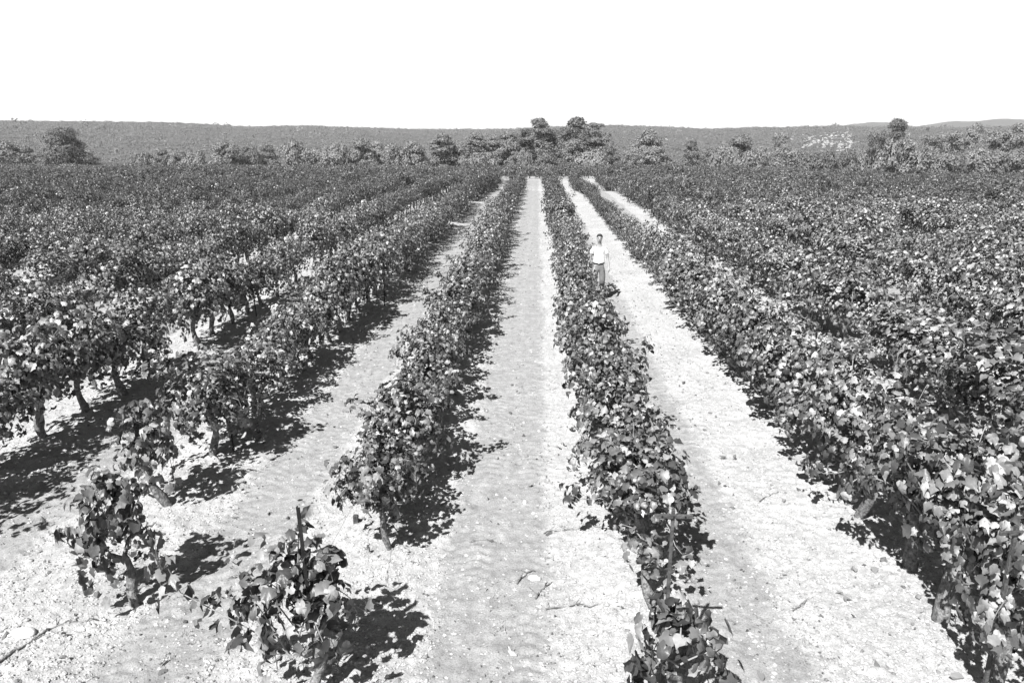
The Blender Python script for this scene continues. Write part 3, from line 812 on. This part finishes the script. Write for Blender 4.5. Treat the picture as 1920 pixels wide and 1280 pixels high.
# ------------------------------------------------------------------ ground litter
def gz(x, y):
    return float(soil_z(x, y))
def scatter_xy(rng, n, y0=4.2, y1=30.0, p=1.6):
    y = y0 + (y1 - y0) * rng.random(n) ** p
    x = rng.uniform(-1, 1, n) * (y * .78 + 1.2) + y * .02
    return x, y
def build_clods():
    rng = np.random.default_rng(12); n = 120000
    x, y = scatter_xy(rng, n, 4.2, 28, 1.9)
    m, _ = tracks(x, y); keep = rng.random(n) > .85 * m
    x, y = x[keep], y[keep]; n = len(x)
    z = soil_z(x, y) + .002
    s = rng.gamma(1.6, .0034, n) + .004; s = np.minimum(s, .03) * (1 + y / 30)
    base = np.array([(1, 0, 0), (.3, .95, 0), (-.8, .6, 0), (-.8, -.6, 0), (.3, -.95, 0), (.15, .1, .85), (0, 0, -.5)])
    Fb = np.array([(i, (i + 1) % 5, 5) for i in range(5)] + [((i + 1) % 5, i, 6) for i in range(5)])
    a = rng.uniform(0, 6.28, n); c, si = np.cos(a), np.sin(a)
    B = base[None] * rng.uniform(.65, 1.3, (n, 7, 3))
    V = np.stack([B[..., 0] * c[:, None] - B[..., 1] * si[:, None], B[..., 0] * si[:, None] + B[..., 1] * c[:, None], B[..., 2] * .8], -1) * s[:, None, None] + np.stack([x, y, z], 1)[:, None]
    F = Fb[None] + (np.arange(n) * 7)[:, None, None]
    tag(mobj('gravel', np_mesh('gravel', V.reshape(-1, 3), F.reshape(-1, 3), M['clod'])), 'pale clods and small stones strewn over the soil', 'gravel', kind='stuff')
    # fallen vine leaves and crumbs of dead matter
    n = 4200; x, y = scatter_xy(rng, n, 4.2, 30, 1.2)
    m, _ = tracks(x, y); k = np.floor((x - ROW0) / SPACING)
    keep = (rng.random(n) < np.where(k == -1, .2, np.where(k == 0, 1.0, .6))); x, y = x[keep], y[keep]; n = len(x)
    P = np.stack([x, y, soil_z(x, y) + .012], 1); N_ = np.array([0, 0, 1.0]) + rng.normal(0, .5, (n, 3)); U = rng.normal(0, 1, (n, 3))
    S = np.where(rng.random(n) < .34, rng.uniform(.04, .085, n), rng.uniform(.012, .035, n))
    # crumbs of dead matter gathered along the margins of the wheel tracks
    n2 = 16000; x, y = scatter_xy(rng, n2, 4.2, 34, 1.35); k = np.floor((x - ROW0) / SPACING); mid = ROW0 + (k + .5) * SPACING
    off = np.where(k == -1, -.07, np.where(k == 0, -.45, -.15)); hw = np.where(k == -1, .52, .42)
    xe = mid + off + rng.choice([-1, -1, .12, 1, 1], n2) * hw + rng.normal(0, .07, n2)
    x = np.where(rng.random(n2) < .6, xe, x); keep = fbm(x * 2, y * 2, 93, 2) + rng.normal(0, .08, n2) > .48; x, y = x[keep], y[keep]; n2 = len(x)
    P = np.concatenate([P, np.stack([x, y, soil_z(x, y) + .004], 1)]); N_ = np.concatenate([N_, np.array([0, 0, 1.0]) + rng.normal(0, .5, (n2, 3))]); U = np.concatenate([U, rng.normal(0, 1, (n2, 3))])
    S = np.concatenate([S, rng.uniform(.008, .026, n2) * (1 + y / 25)])
    V, F = leaves(P, N_, U, S, MIDL * np.array([1, 1, 2.2]), MIDL_F, rng, .12)
    tag(mobj('fallen_leaves', np_mesh('fallen_leaves', V, F, M['dead_leaf'])), 'curled dead vine leaves scattered over the pale soil', 'fallen leaves', kind='stuff')
    # sparse dry weeds along the wheel tracks
    n = 1500; x, y = scatter_xy(rng, n, 4.3, 26, 1.2)
    k = np.floor((x - ROW0) / SPACING); mid = ROW0 + (k + .5) * SPACING
    off = np.where(k == -1, -.07, np.where(k == 0, -.45, -.15)); hw = np.where(k == -1, .52, .42)
    x = mid + off + rng.choice([-1, .12, 1], n) * hw + rng.normal(0, .05, n)
    keep = fbm(x * 1.5, y * 1.5, 91, 2) > .5; x, y = x[keep], y[keep]; n = len(x); m = 9
    P = np.repeat(np.stack([x, y, soil_z(x, y)], 1), m, 0) + rng.normal(0, .02, (n * m, 3)) * np.array([1, 1, 0])
    U = np.array([0, 0, .7]) + rng.normal(0, .8, (n * m, 3)) * np.array([1, 1, .3]); N_ = rng.normal(0, 1, (n * m, 3))
    V, F = leaves(P, N_, U, rng.uniform(.02, .06, n * m), NEEDLE * np.array([.4, 1, 1]), NEEDLE_F)
    tag(mobj('weeds', np_mesh('weeds', V, F, M['dry_grass'])), 'sparse dry weeds growing along the wheel tracks', 'weeds', kind='stuff')
build_clods()

# ------------------------------------------------------------------ posts and stakes
def place_post(root, px, py, k=None, xy=None):
    x, y = xy if xy else on_ground(px, py)
    root.location = (x, y, gz(x, y)); return root
def tee_post(xy, h, rz, label, barw=.14, lean=0.0, ml='wood'):
    r = empty('trellis_post', rz=rz); r.rotation_euler = (0, lean, rz)
    a = MB(); a.box((0, 0, h / 2 - .2), (.013, .016, h / 2 + .2), taper=.93)
    a.build('post', M[ml], r, bevel=.004)
    b = MB(); b.box((0, -.0265, h - .045), (barw, .009, .016)); b.build('crossbar', M[ml], r, bevel=.003)
    n = MB(); 
    for s in (-.6, 0, .6): n.box((s * barw, -.0375, h - .045), (.006, .003, .006))
    n.build('nails', M['metal_dark'], r)
    place_post(r, 0, 0, xy=xy); tag(r, label, 'post', 'posts and stakes among the vines'); return r
def stake(xy, h, lean, label, top=False, r0=.012):
    r = empty('vine_stake'); r.rotation_euler = (lean[1], lean[0], 0)
    a = MB()                                     # angle iron: two thin flanges
    a.box((r0, 0, h / 2 - .2), (r0, .003, h / 2 + .2)); a.box((.0, r0 + .004, h / 2 - .2), (.003, r0, h / 2 + .2))
    a.build('bar', M['metal_dark'], r)
    n = MB()
    for i in range(5): n.box((r0 * 2 + .004, 0, h * (.35 + .14 * i)), (.005, .006, .008))
    n.build('notches', M['metal_dark'], r)
    if top:
        b = MB(); V, F = tube(np.array([(-.13, 0, h + .02), (-.04, 0, h - .01), (.05, .02, h + .01), (.14, .04, h - .03)]), .018, 7); b.add(V, F)
        b.build('bracket', M['wood_pale'], r)
    place_post(r, 0, 0, xy=xy); tag(r, label, 'stake', 'posts and stakes among the vines'); return r
tee_post((1.02, 4.98), 1.60, 0.0, 'weathered wooden T post at the near end of the first right row', lean=.0)
tee_post((3.46, 4.92), 1.56, .1, 'weathered wooden T post at the near end of the second right row')
stake((-1.70, 4.90), 1.62, (-.03, 0), 'black steel stake rising through the lone vine left of the central lane', r0=.014)
stake((-4.18, 9.42), 1.25, (-.02, 0), 'black steel stake beside the trunk of the third vine in the second left row')
stake((-6.9, 12.9), 1.55, (-.10, 0), 'dark leaning stake with a pale bracket on top in the third left row', top=True)
stake((-6.75, 17.3), 1.6, (-.04, 0), 'dark stake standing in the third left row, farther back than the bracketed one')
stake((6.95, 10.4), 1.35, (.06, 0), 'dark leaning stake in the third right row near the picture edge')
stake((3.95, 17.5), 1.7, (0, 0), 'dark stake poking out of the second right row beyond its middle')
stake((-3.9, 18.6), 1.75, (.02, 0), 'dark stake poking out of the second left row beyond its middle')
# short wooden pegs near the second vine of the first left row
def peg(px, py, h, label, w_=.03):
    r = MB(); r.box((0, 0, h / 2 - .05), (w_, w_ * .8, h / 2 + .05), taper=.9); o = r.build('peg', M['wood'], bevel=.004)
    x, y = on_ground(px, py); o.location = (x, y, gz(x, y)); tag(o, label, 'peg')
peg(668, 985, .10, 'short wooden peg left standing behind the bare-trunked vine')

def wire(a, b, label, sag=.03):
    t = np.linspace(0, 1, 12); P = np.array(a)[None] * (1 - t[:, None]) + np.array(b)[None] * t[:, None]; P[:, 2] -= sag * 4 * t * (1 - t)
    m = MB(); V, F = tube(P, .0022, 5); m.add(V, F); tag(m.build('wire', M['wire']), label, 'wire', 'slack training wires')
wire((-6.2, 5.6, .02), (-4.35, 6.6, .75), 'thin wire running down to the left from the thin upright vine', .01)
wire((-1.72, 4.9, 1.0), (-1.8, 6.95, .75), 'thin wire from the lone vine stake back to the bare-trunked vine')
wire((-4.3, 7.9, .7), (-4.18, 9.42, 1.05), 'thin wire between the arching vine and the stake behind it')

# ------------------------------------------------------------------ sticks and stones
def stick(pix, r0, label, name='fallen_branch'):
    rng = np.random.default_rng(int(pix[0][0]) + 30); P = []
    for (a, b) in zip(pix[:-1], pix[1:]):
        for t in np.linspace(0, 1, 5)[:-1]: P.append((a[0] * (1 - t) + b[0] * t, a[1] * (1 - t) + b[1] * t))
    P.append(pix[-1]); Q = []
    for i, p in enumerate(P):
        x, y = on_ground(*p); Q.append((x + rng.normal(0, .006), y + rng.normal(0, .01), gz(x, y) + .012 + .008 * math.sin(i * 1.3)))
    m = MB(); V, F = tube(Q, np.linspace(r0, r0 * .45, len(Q)), 6, .15, rng); m.add(V, F)
    for k in range(1, len(Q) - 1, 4):
        q = np.array(Q[k]); V, F = tube(np.array([q, q + [rng.uniform(-.1, .1), rng.uniform(.03, .1), .02]]), [r0 * .5, r0 * .25], 5); m.add(V, F)
    tag(m.build(name, M['bark'], smooth=True), label, 'branch', 'pruned branches lying on the soil')
stick([(-5, 1255), (60, 1215), (100, 1188), (140, 1176), (182, 1172)], .012, 'long crooked branch lying on the soil in the bottom left corner')
stick([(1020, 1142), (1068, 1139), (1118, 1141)], .008, 'straight stick lying across the bright side of the central lane')
stick([(1018, 997), (1055, 996), (1088, 993)], .006, 'thin straight stick across the lane, behind the other one')
stick([(968, 1092), (985, 1075), (1003, 1068)], .010, 'short bent stick beside the white stone in the lane')
stick([(1003, 1118), (1018, 1105), (1026, 1092)], .011, 'short dark stick just below the white stone in the lane')
stick([(880, 1014), (905, 1010), (935, 1015)], .004, 'fine twig lying inside the left wheel track')
stick([(1487, 1147), (1500, 1137), (1512, 1127)], .006, 'small twig on the bright lane between the first two right rows')
stick([(1424, 940), (1440, 930), (1460, 924)], .006, 'fine twig on the right lane farther back from the other twig')
def stone(px, py, sx, sy, sz, label):
    x, y = on_ground(px, py); rng = np.random.default_rng(int(px)); V = []; k = 10
    for zi, sc in ((-.5, .9), (.2, 1.0), (.7, .8), (1.0, .45)):
        for j in range(k):
            t = 6.283 * j / k; q = sc * (1 + .12 * math.sin(2 * t + px) + rng.uniform(-.06, .06)); V.append((sx * q * math.cos(t), sy * q * math.sin(t), sz * zi))
    V.append((0, 0, sz * 1.05)); F = [(l * k + j, l * k + (j + 1) % k, (l + 1) * k + (j + 1) % k, (l + 1) * k + j) for l in range(3) for j in range(k)]
    F += [(3 * k + j, 3 * k + (j + 1) % k, 4 * k, 4 * k) for j in range(k)]
    m = MB(); m.add(V, F); o = m.build('stone', M['stone'], smooth=True); o.location = (x, y, gz(x, y)); tag(o, label, 'stone', 'loose pale stones')
stone(1002, 1081, .07, .05, .035, 'oval white stone lying in the middle of the central lane')
stone(984, 941, .028, .03, .03, 'small round white stone in the lane, farther than the oval one')
stone(48, 1199, .13, .07, .03, 'flat pale stone slab near the crooked branch, bottom left')
stone(1422, 1061, .03, .025, .025, 'small white stone on the lane between the first two right rows')
stone(1000, 960, .02, .02, .02, 'pea-sized pale stone just right of the small round one')
# ------------------------------------------------------------------ the man walking between the rows
M['skin'] = mat('skin', [(.3, .24), (.7, .29)], 12, .55, 0, 30, .35)
M['tshirt'] = mat('white_cotton', [(.3, .78), (.7, .84)], 8, .9, .5, 14, .1)
M['trousers'] = mat('grey_cotton', [(.3, .11), (.7, .16)], 9, .9, .7, 12, .1)
M['hair'] = mat('dark_hair', [(.3, .015), (.7, .04)], 40, .6, .8, 80, .3)
M['belt'] = mat('belt_leather', [(.3, .02), (.7, .04)], 20, .5)
M['shoe'] = mat('shoe_leather', [(.3, .05), (.7, .1)], 20, .6)
M['eye_white'] = mat('eye', [(.3, .5), (.7, .6)], 20, .3)
M['lip'] = mat('lip', [(.3, .2), (.7, .24)], 20, .5)
def skin_obj(name, chains, m, parent, sub=2, flat=None):
    """chains: list of lists of (x,y,z,r) or (x,y,z,rx,ry); a point that repeats an earlier one joins it"""
    V = []; E = []; R = []; idx = {}; roots = []
    for ch in chains:
        prev = None
        for j, p in enumerate(ch):
            key = tuple(round(c, 4) for c in p[:3])
            if key not in idx:
                idx[key] = len(V); V.append(p[:3]); R.append((p[3], p[4] if len(p) > 4 else p[3]))
                if j == 0: roots.append(idx[key])
            i = idx[key]
            if prev is not None and prev != i: E.append((prev, i))
            prev = i
    me = bpy.data.meshes.new(name); me.from_pydata(V, E, []); me.update()
    o = mobj(name, me); md = o.modifiers.new('skin', 'SKIN'); md.use_smooth_shade = True; md.branch_smoothing = .6
    sv = me.skin_vertices[0].data
    for i, r in enumerate(R): sv[i].radius = r; sv[i].use_root = i in roots
    s = o.modifiers.new('sub', 'SUBSURF'); s.levels = sub; s.render_levels = sub
    bpy.context.view_layer.update()
    dg = bpy.context.evaluated_depsgraph_get()
    nm = bpy.data.meshes.new_from_object(o.evaluated_get(dg)); nm.materials.clear(); nm.materials.append(m)
    nm.polygons.foreach_set('use_smooth', np.full(len(nm.polygons), True))
    bpy.data.objects.remove(o); nm.name = name
    return mobj(name, nm, parent)
def ellipsoid(name, c, r, m, parent, cut=None, seg=20, noise=0.0):
    V = []; F = []; n = seg; k = seg // 2
    for i in range(k + 1):
        th = math.pi * i / k
        for j in range(n):
            a = 2 * math.pi * j / n
            q = 1 + noise * math.sin(a * 5 + i * 1.7) * math.sin(i * 2.1 + a)
            V.append((c[0] + r[0] * q * math.sin(th) * math.cos(a), c[1] + r[1] * q * math.sin(th) * math.sin(a), c[2] + r[2] * q * math.cos(th)))
    for i in range(k):
        for j in range(n):
            f = (i * n + j, (i + 1) * n + j, (i + 1) * n + (j + 1) % n, i * n + (j + 1) % n)
            if cut is None or all(cut(V[q]) for q in f): F.append(f)
    me = bpy.data.meshes.new(name); me.from_pydata(V, [], F); me.materials.append(m)
    me.polygons.foreach_set('use_smooth', np.full(len(F), True)); me.update()
    return mobj(name, me, parent)
def make_person():
    r = empty('person')
    # faces -Y; the foremost leg (his right, -X) carries him, the other pushes off behind
    hd = (0, -.035, 1.645)
    pel = (0, 0, .96, .135, .10); ch = []
    spine = [pel, (0, .0, 1.10, .125, .09), (0, -.005, 1.26, .145, .10), (0, .0, 1.40, .11, .085), (0, .005, 1.47, .058, .055), (0, -.012, 1.545, .052, .054),
             (0, -.045, 1.59, .058, .066), (0, -.035, 1.645, .072, .086), (0, -.03, 1.70, .068, .08), (0, -.028, 1.735, .038, .045)]
    ch.append(spine)
    armR = [(0, .0, 1.40, .11, .085), (-.155, .0, 1.40, .055), (-.205, .02, 1.27, .045), (-.235, .045, 1.13, .038), (-.262, .02, 1.00, .034), (-.28, -.02, .89, .024), (-.292, -.035, .84, .026, .034), (-.292, -.045, .80, .018, .034)]
    armL = [(0, .0, 1.40, .11, .085), (.155, .0, 1.40, .055), (.20, .01, 1.27, .045), (.228, .02, 1.13, .038), (.248, -.03, 1.00, .034), (.262, -.085, .895, .024), (.270, -.105, .845, .026, .034), (.270, -.118, .805, .018, .034)]
    ch += [armR, armL]
    legR = [pel, (-.095, -.02, .86, .092), (-.10, -.085, .68, .076), (-.102, -.14, .50, .056), (-.10, -.15, .36, .055), (-.10, -.17, .20, .038), (-.10, -.185, .08, .036), (-.105, -.25, .035, .035), (-.11, -.33, .025, .028)]
    legL = [pel, (.095, .0, .86, .092), (.10, -.03, .68, .076), (.10, -.045, .51, .056), (.10, .06, .40, .055), (.10, .17, .27, .038), (.10, .23, .17, .036), (.103, .19, .09, .034), (.106, .15, .035, .026)]
    ch += [legR, legL]
    for s, w0 in ((-1, (-.292, -.045, .80)), (1, (.270, -.118, .805))):
        f = -1 if s < 0 else -1
        for i, (dy, L, cu) in enumerate(((-.026, .068, .010), (-.009, .078, .014), (.009, .072, .018), (.025, .056, .020))):
            b = (w0[0], w0[1] + dy, w0[2] + .015)
            ch.append([(b[0] + .001 * i, b[1], b[2], .0095), (b[0] - s * cu * .3, b[1] - .004, b[2] - L * .45, .009), (b[0] - s * cu * 1.2, b[1] - .008, b[2] - L * .78, .0082), (b[0] - s * cu * 2.2, b[1] - .012, b[2] - L, .007)])
        ch.append([(w0[0], w0[1] - .02, w0[2] + .05, .012), (w0[0] - s * .012, w0[1] - .045, w0[2] + .022, .0105), (w0[0] - s * .018, w0[1] - .056, w0[2] - .006, .009)])
    # nose and ears grow from the same surface
    ch.append([(0, -.10, 1.668, .010), (0, -.128, 1.652, .012), (0, -.135, 1.637, .014), (0, -.118, 1.628, .010)])
    for s in (-1, 1):
        ch.append([(s * .066, -.03, 1.665, .010), (s * .079, -.022, 1.662, .012, .008), (s * .080, -.024, 1.642, .011, .007), (s * .070, -.03, 1.625, .007)])
    skin_obj('body', ch, M['skin'], r)
    for s in (-1, 1):
        e = ellipsoid('eye', (s * .029, -.105, 1.668), (.012, .009, .007), M['eye_white'], r, seg=12)
        ellipsoid('pupil', (s * .029, -.1125, 1.668), (.005, .003, .0055), M['hair'], e, seg=10)
        b = MB(); V, F = tube(np.array([(s * .012, -.116, 1.684), (s * .03, -.113, 1.689), (s * .047, -.098, 1.685)]), [.0035, .0045, .003], 6); b.add(V, F); b.build('eyebrow', M['hair'], r)
    b = MB(); V, F = tube(np.array([(-.022, -.112, 1.603), (0, -.119, 1.605), (.022, -.112, 1.603)]), [.003, .006, .003], 6); b.add(V, F); b.build('mouth', M['lip'], r)
    ellipsoid('hair', (0, -.015, 1.695), (.083, .098, .078), M['hair'], r, cut=lambda p: p[2] > 1.695 + (p[1] + .015) * -1.15 * (1 if p[1] > -.015 else .25) - .005, seg=32, noise=.035)
    # loose t-shirt over the trunk, short sleeves
    ts = [[(0, 0, .965, .155, .112), (0, .0, 1.03, .158, .118), (0, .0, 1.14, .152, .112), (0, -.005, 1.28, .155, .118), (0, .0, 1.395, .130, .098), (0, .003, 1.462, .075, .068)],
          [(0, .0, 1.395, .130, .098), (-.145, .0, 1.40, .062), (-.192, .012, 1.305, .058), (-.213, .022, 1.225, .060)],
          [(0, .0, 1.395, .130, .098), (.145, .0, 1.40, .062), (.188, .005, 1.305, .058), (.208, .012, 1.225, .060)]]
    skin_obj('t_shirt', ts, M['tshirt'], r)
    tr = [[(0, 0, 1.0, .142, .106), (0, 0, .93, .150, .112)],
          [(0, 0, .93, .150, .112), (-.095, -.022, .83, .104), (-.102, -.088, .67, .092), (-.104, -.142, .50, .078), (-.102, -.158, .34, .074), (-.102, -.18, .18, .068), (-.102, -.19, .09, .066)],
          [(0, 0, .93, .150, .112), (.095, -.002, .83, .104), (.102, -.034, .67, .092), (.102, -.05, .50, .078), (.102, .075, .385, .072), (.102, .18, .26, .064), (.102, .225, .20, .062)]]
    skin_obj('trousers', tr, M['trousers'], r)
    b = MB(); n = 28; V = []
    for z, q in ((.985, 1.0), (1.02, 1.0)):
        for j in range(n):
            a = 6.2832 * j / n; V.append((.150 * math.cos(a) * q, .119 * math.sin(a) * q, z))
    b.add(V, [(j, (j + 1) % n, n + (j + 1) % n, n + j) for j in range(n)]); bo = b.build('belt', M['belt'], r, smooth=True)
    k = MB(); k.box((0.0, -.121, 1.002), (.022, .004, .018)); k.build('buckle', M['wire'], bo, bevel=.002)
    for pts in ([(-.10, -.15, .055, .042), (-.103, -.20, .06, .048), (-.107, -.27, .045, .046), (-.11, -.345, .032, .036)], [(.10, .245, .175, .040), (.102, .225, .13, .046), (.105, .18, .07, .046), (.107, .14, .035, .036)]):
        skin_obj('shoe', [pts], M['shoe'], r)
    return r
pm = make_person()
mx_, my_ = 1.66, 19.75
pm.location = (mx_, my_, gz(mx_, my_)); pm.rotation_euler = (0, 0, math.radians(-6))
tag(pm, 'man in a white t-shirt and grey trousers walking between two vine rows, arms hanging', 'person')
# ------------------------------------------------------------------ haze: one closed box of thin air
def haze():
    b = MB(); b.box((0, 1700, 30), (2950, 1950, 75)); 
    m = bpy.data.materials.new('haze'); m.use_nodes = True; N = m.node_tree.nodes; N.clear()
    o = N.new('ShaderNodeOutputMaterial'); v = N.new('ShaderNodeVolumePrincipled'); v.inputs['Color'].default_value = (.9, .9, .9, 1)
    v.inputs['Density'].default_value = .00028; v.inputs['Anisotropy'].default_value = .2
    m.node_tree.links.new(v.outputs[0], o.inputs['Volume'])
    tag(b.build('haze', m), 'thin pale haze over the plain and the far ridges', 'haze', kind='stuff')
haze()
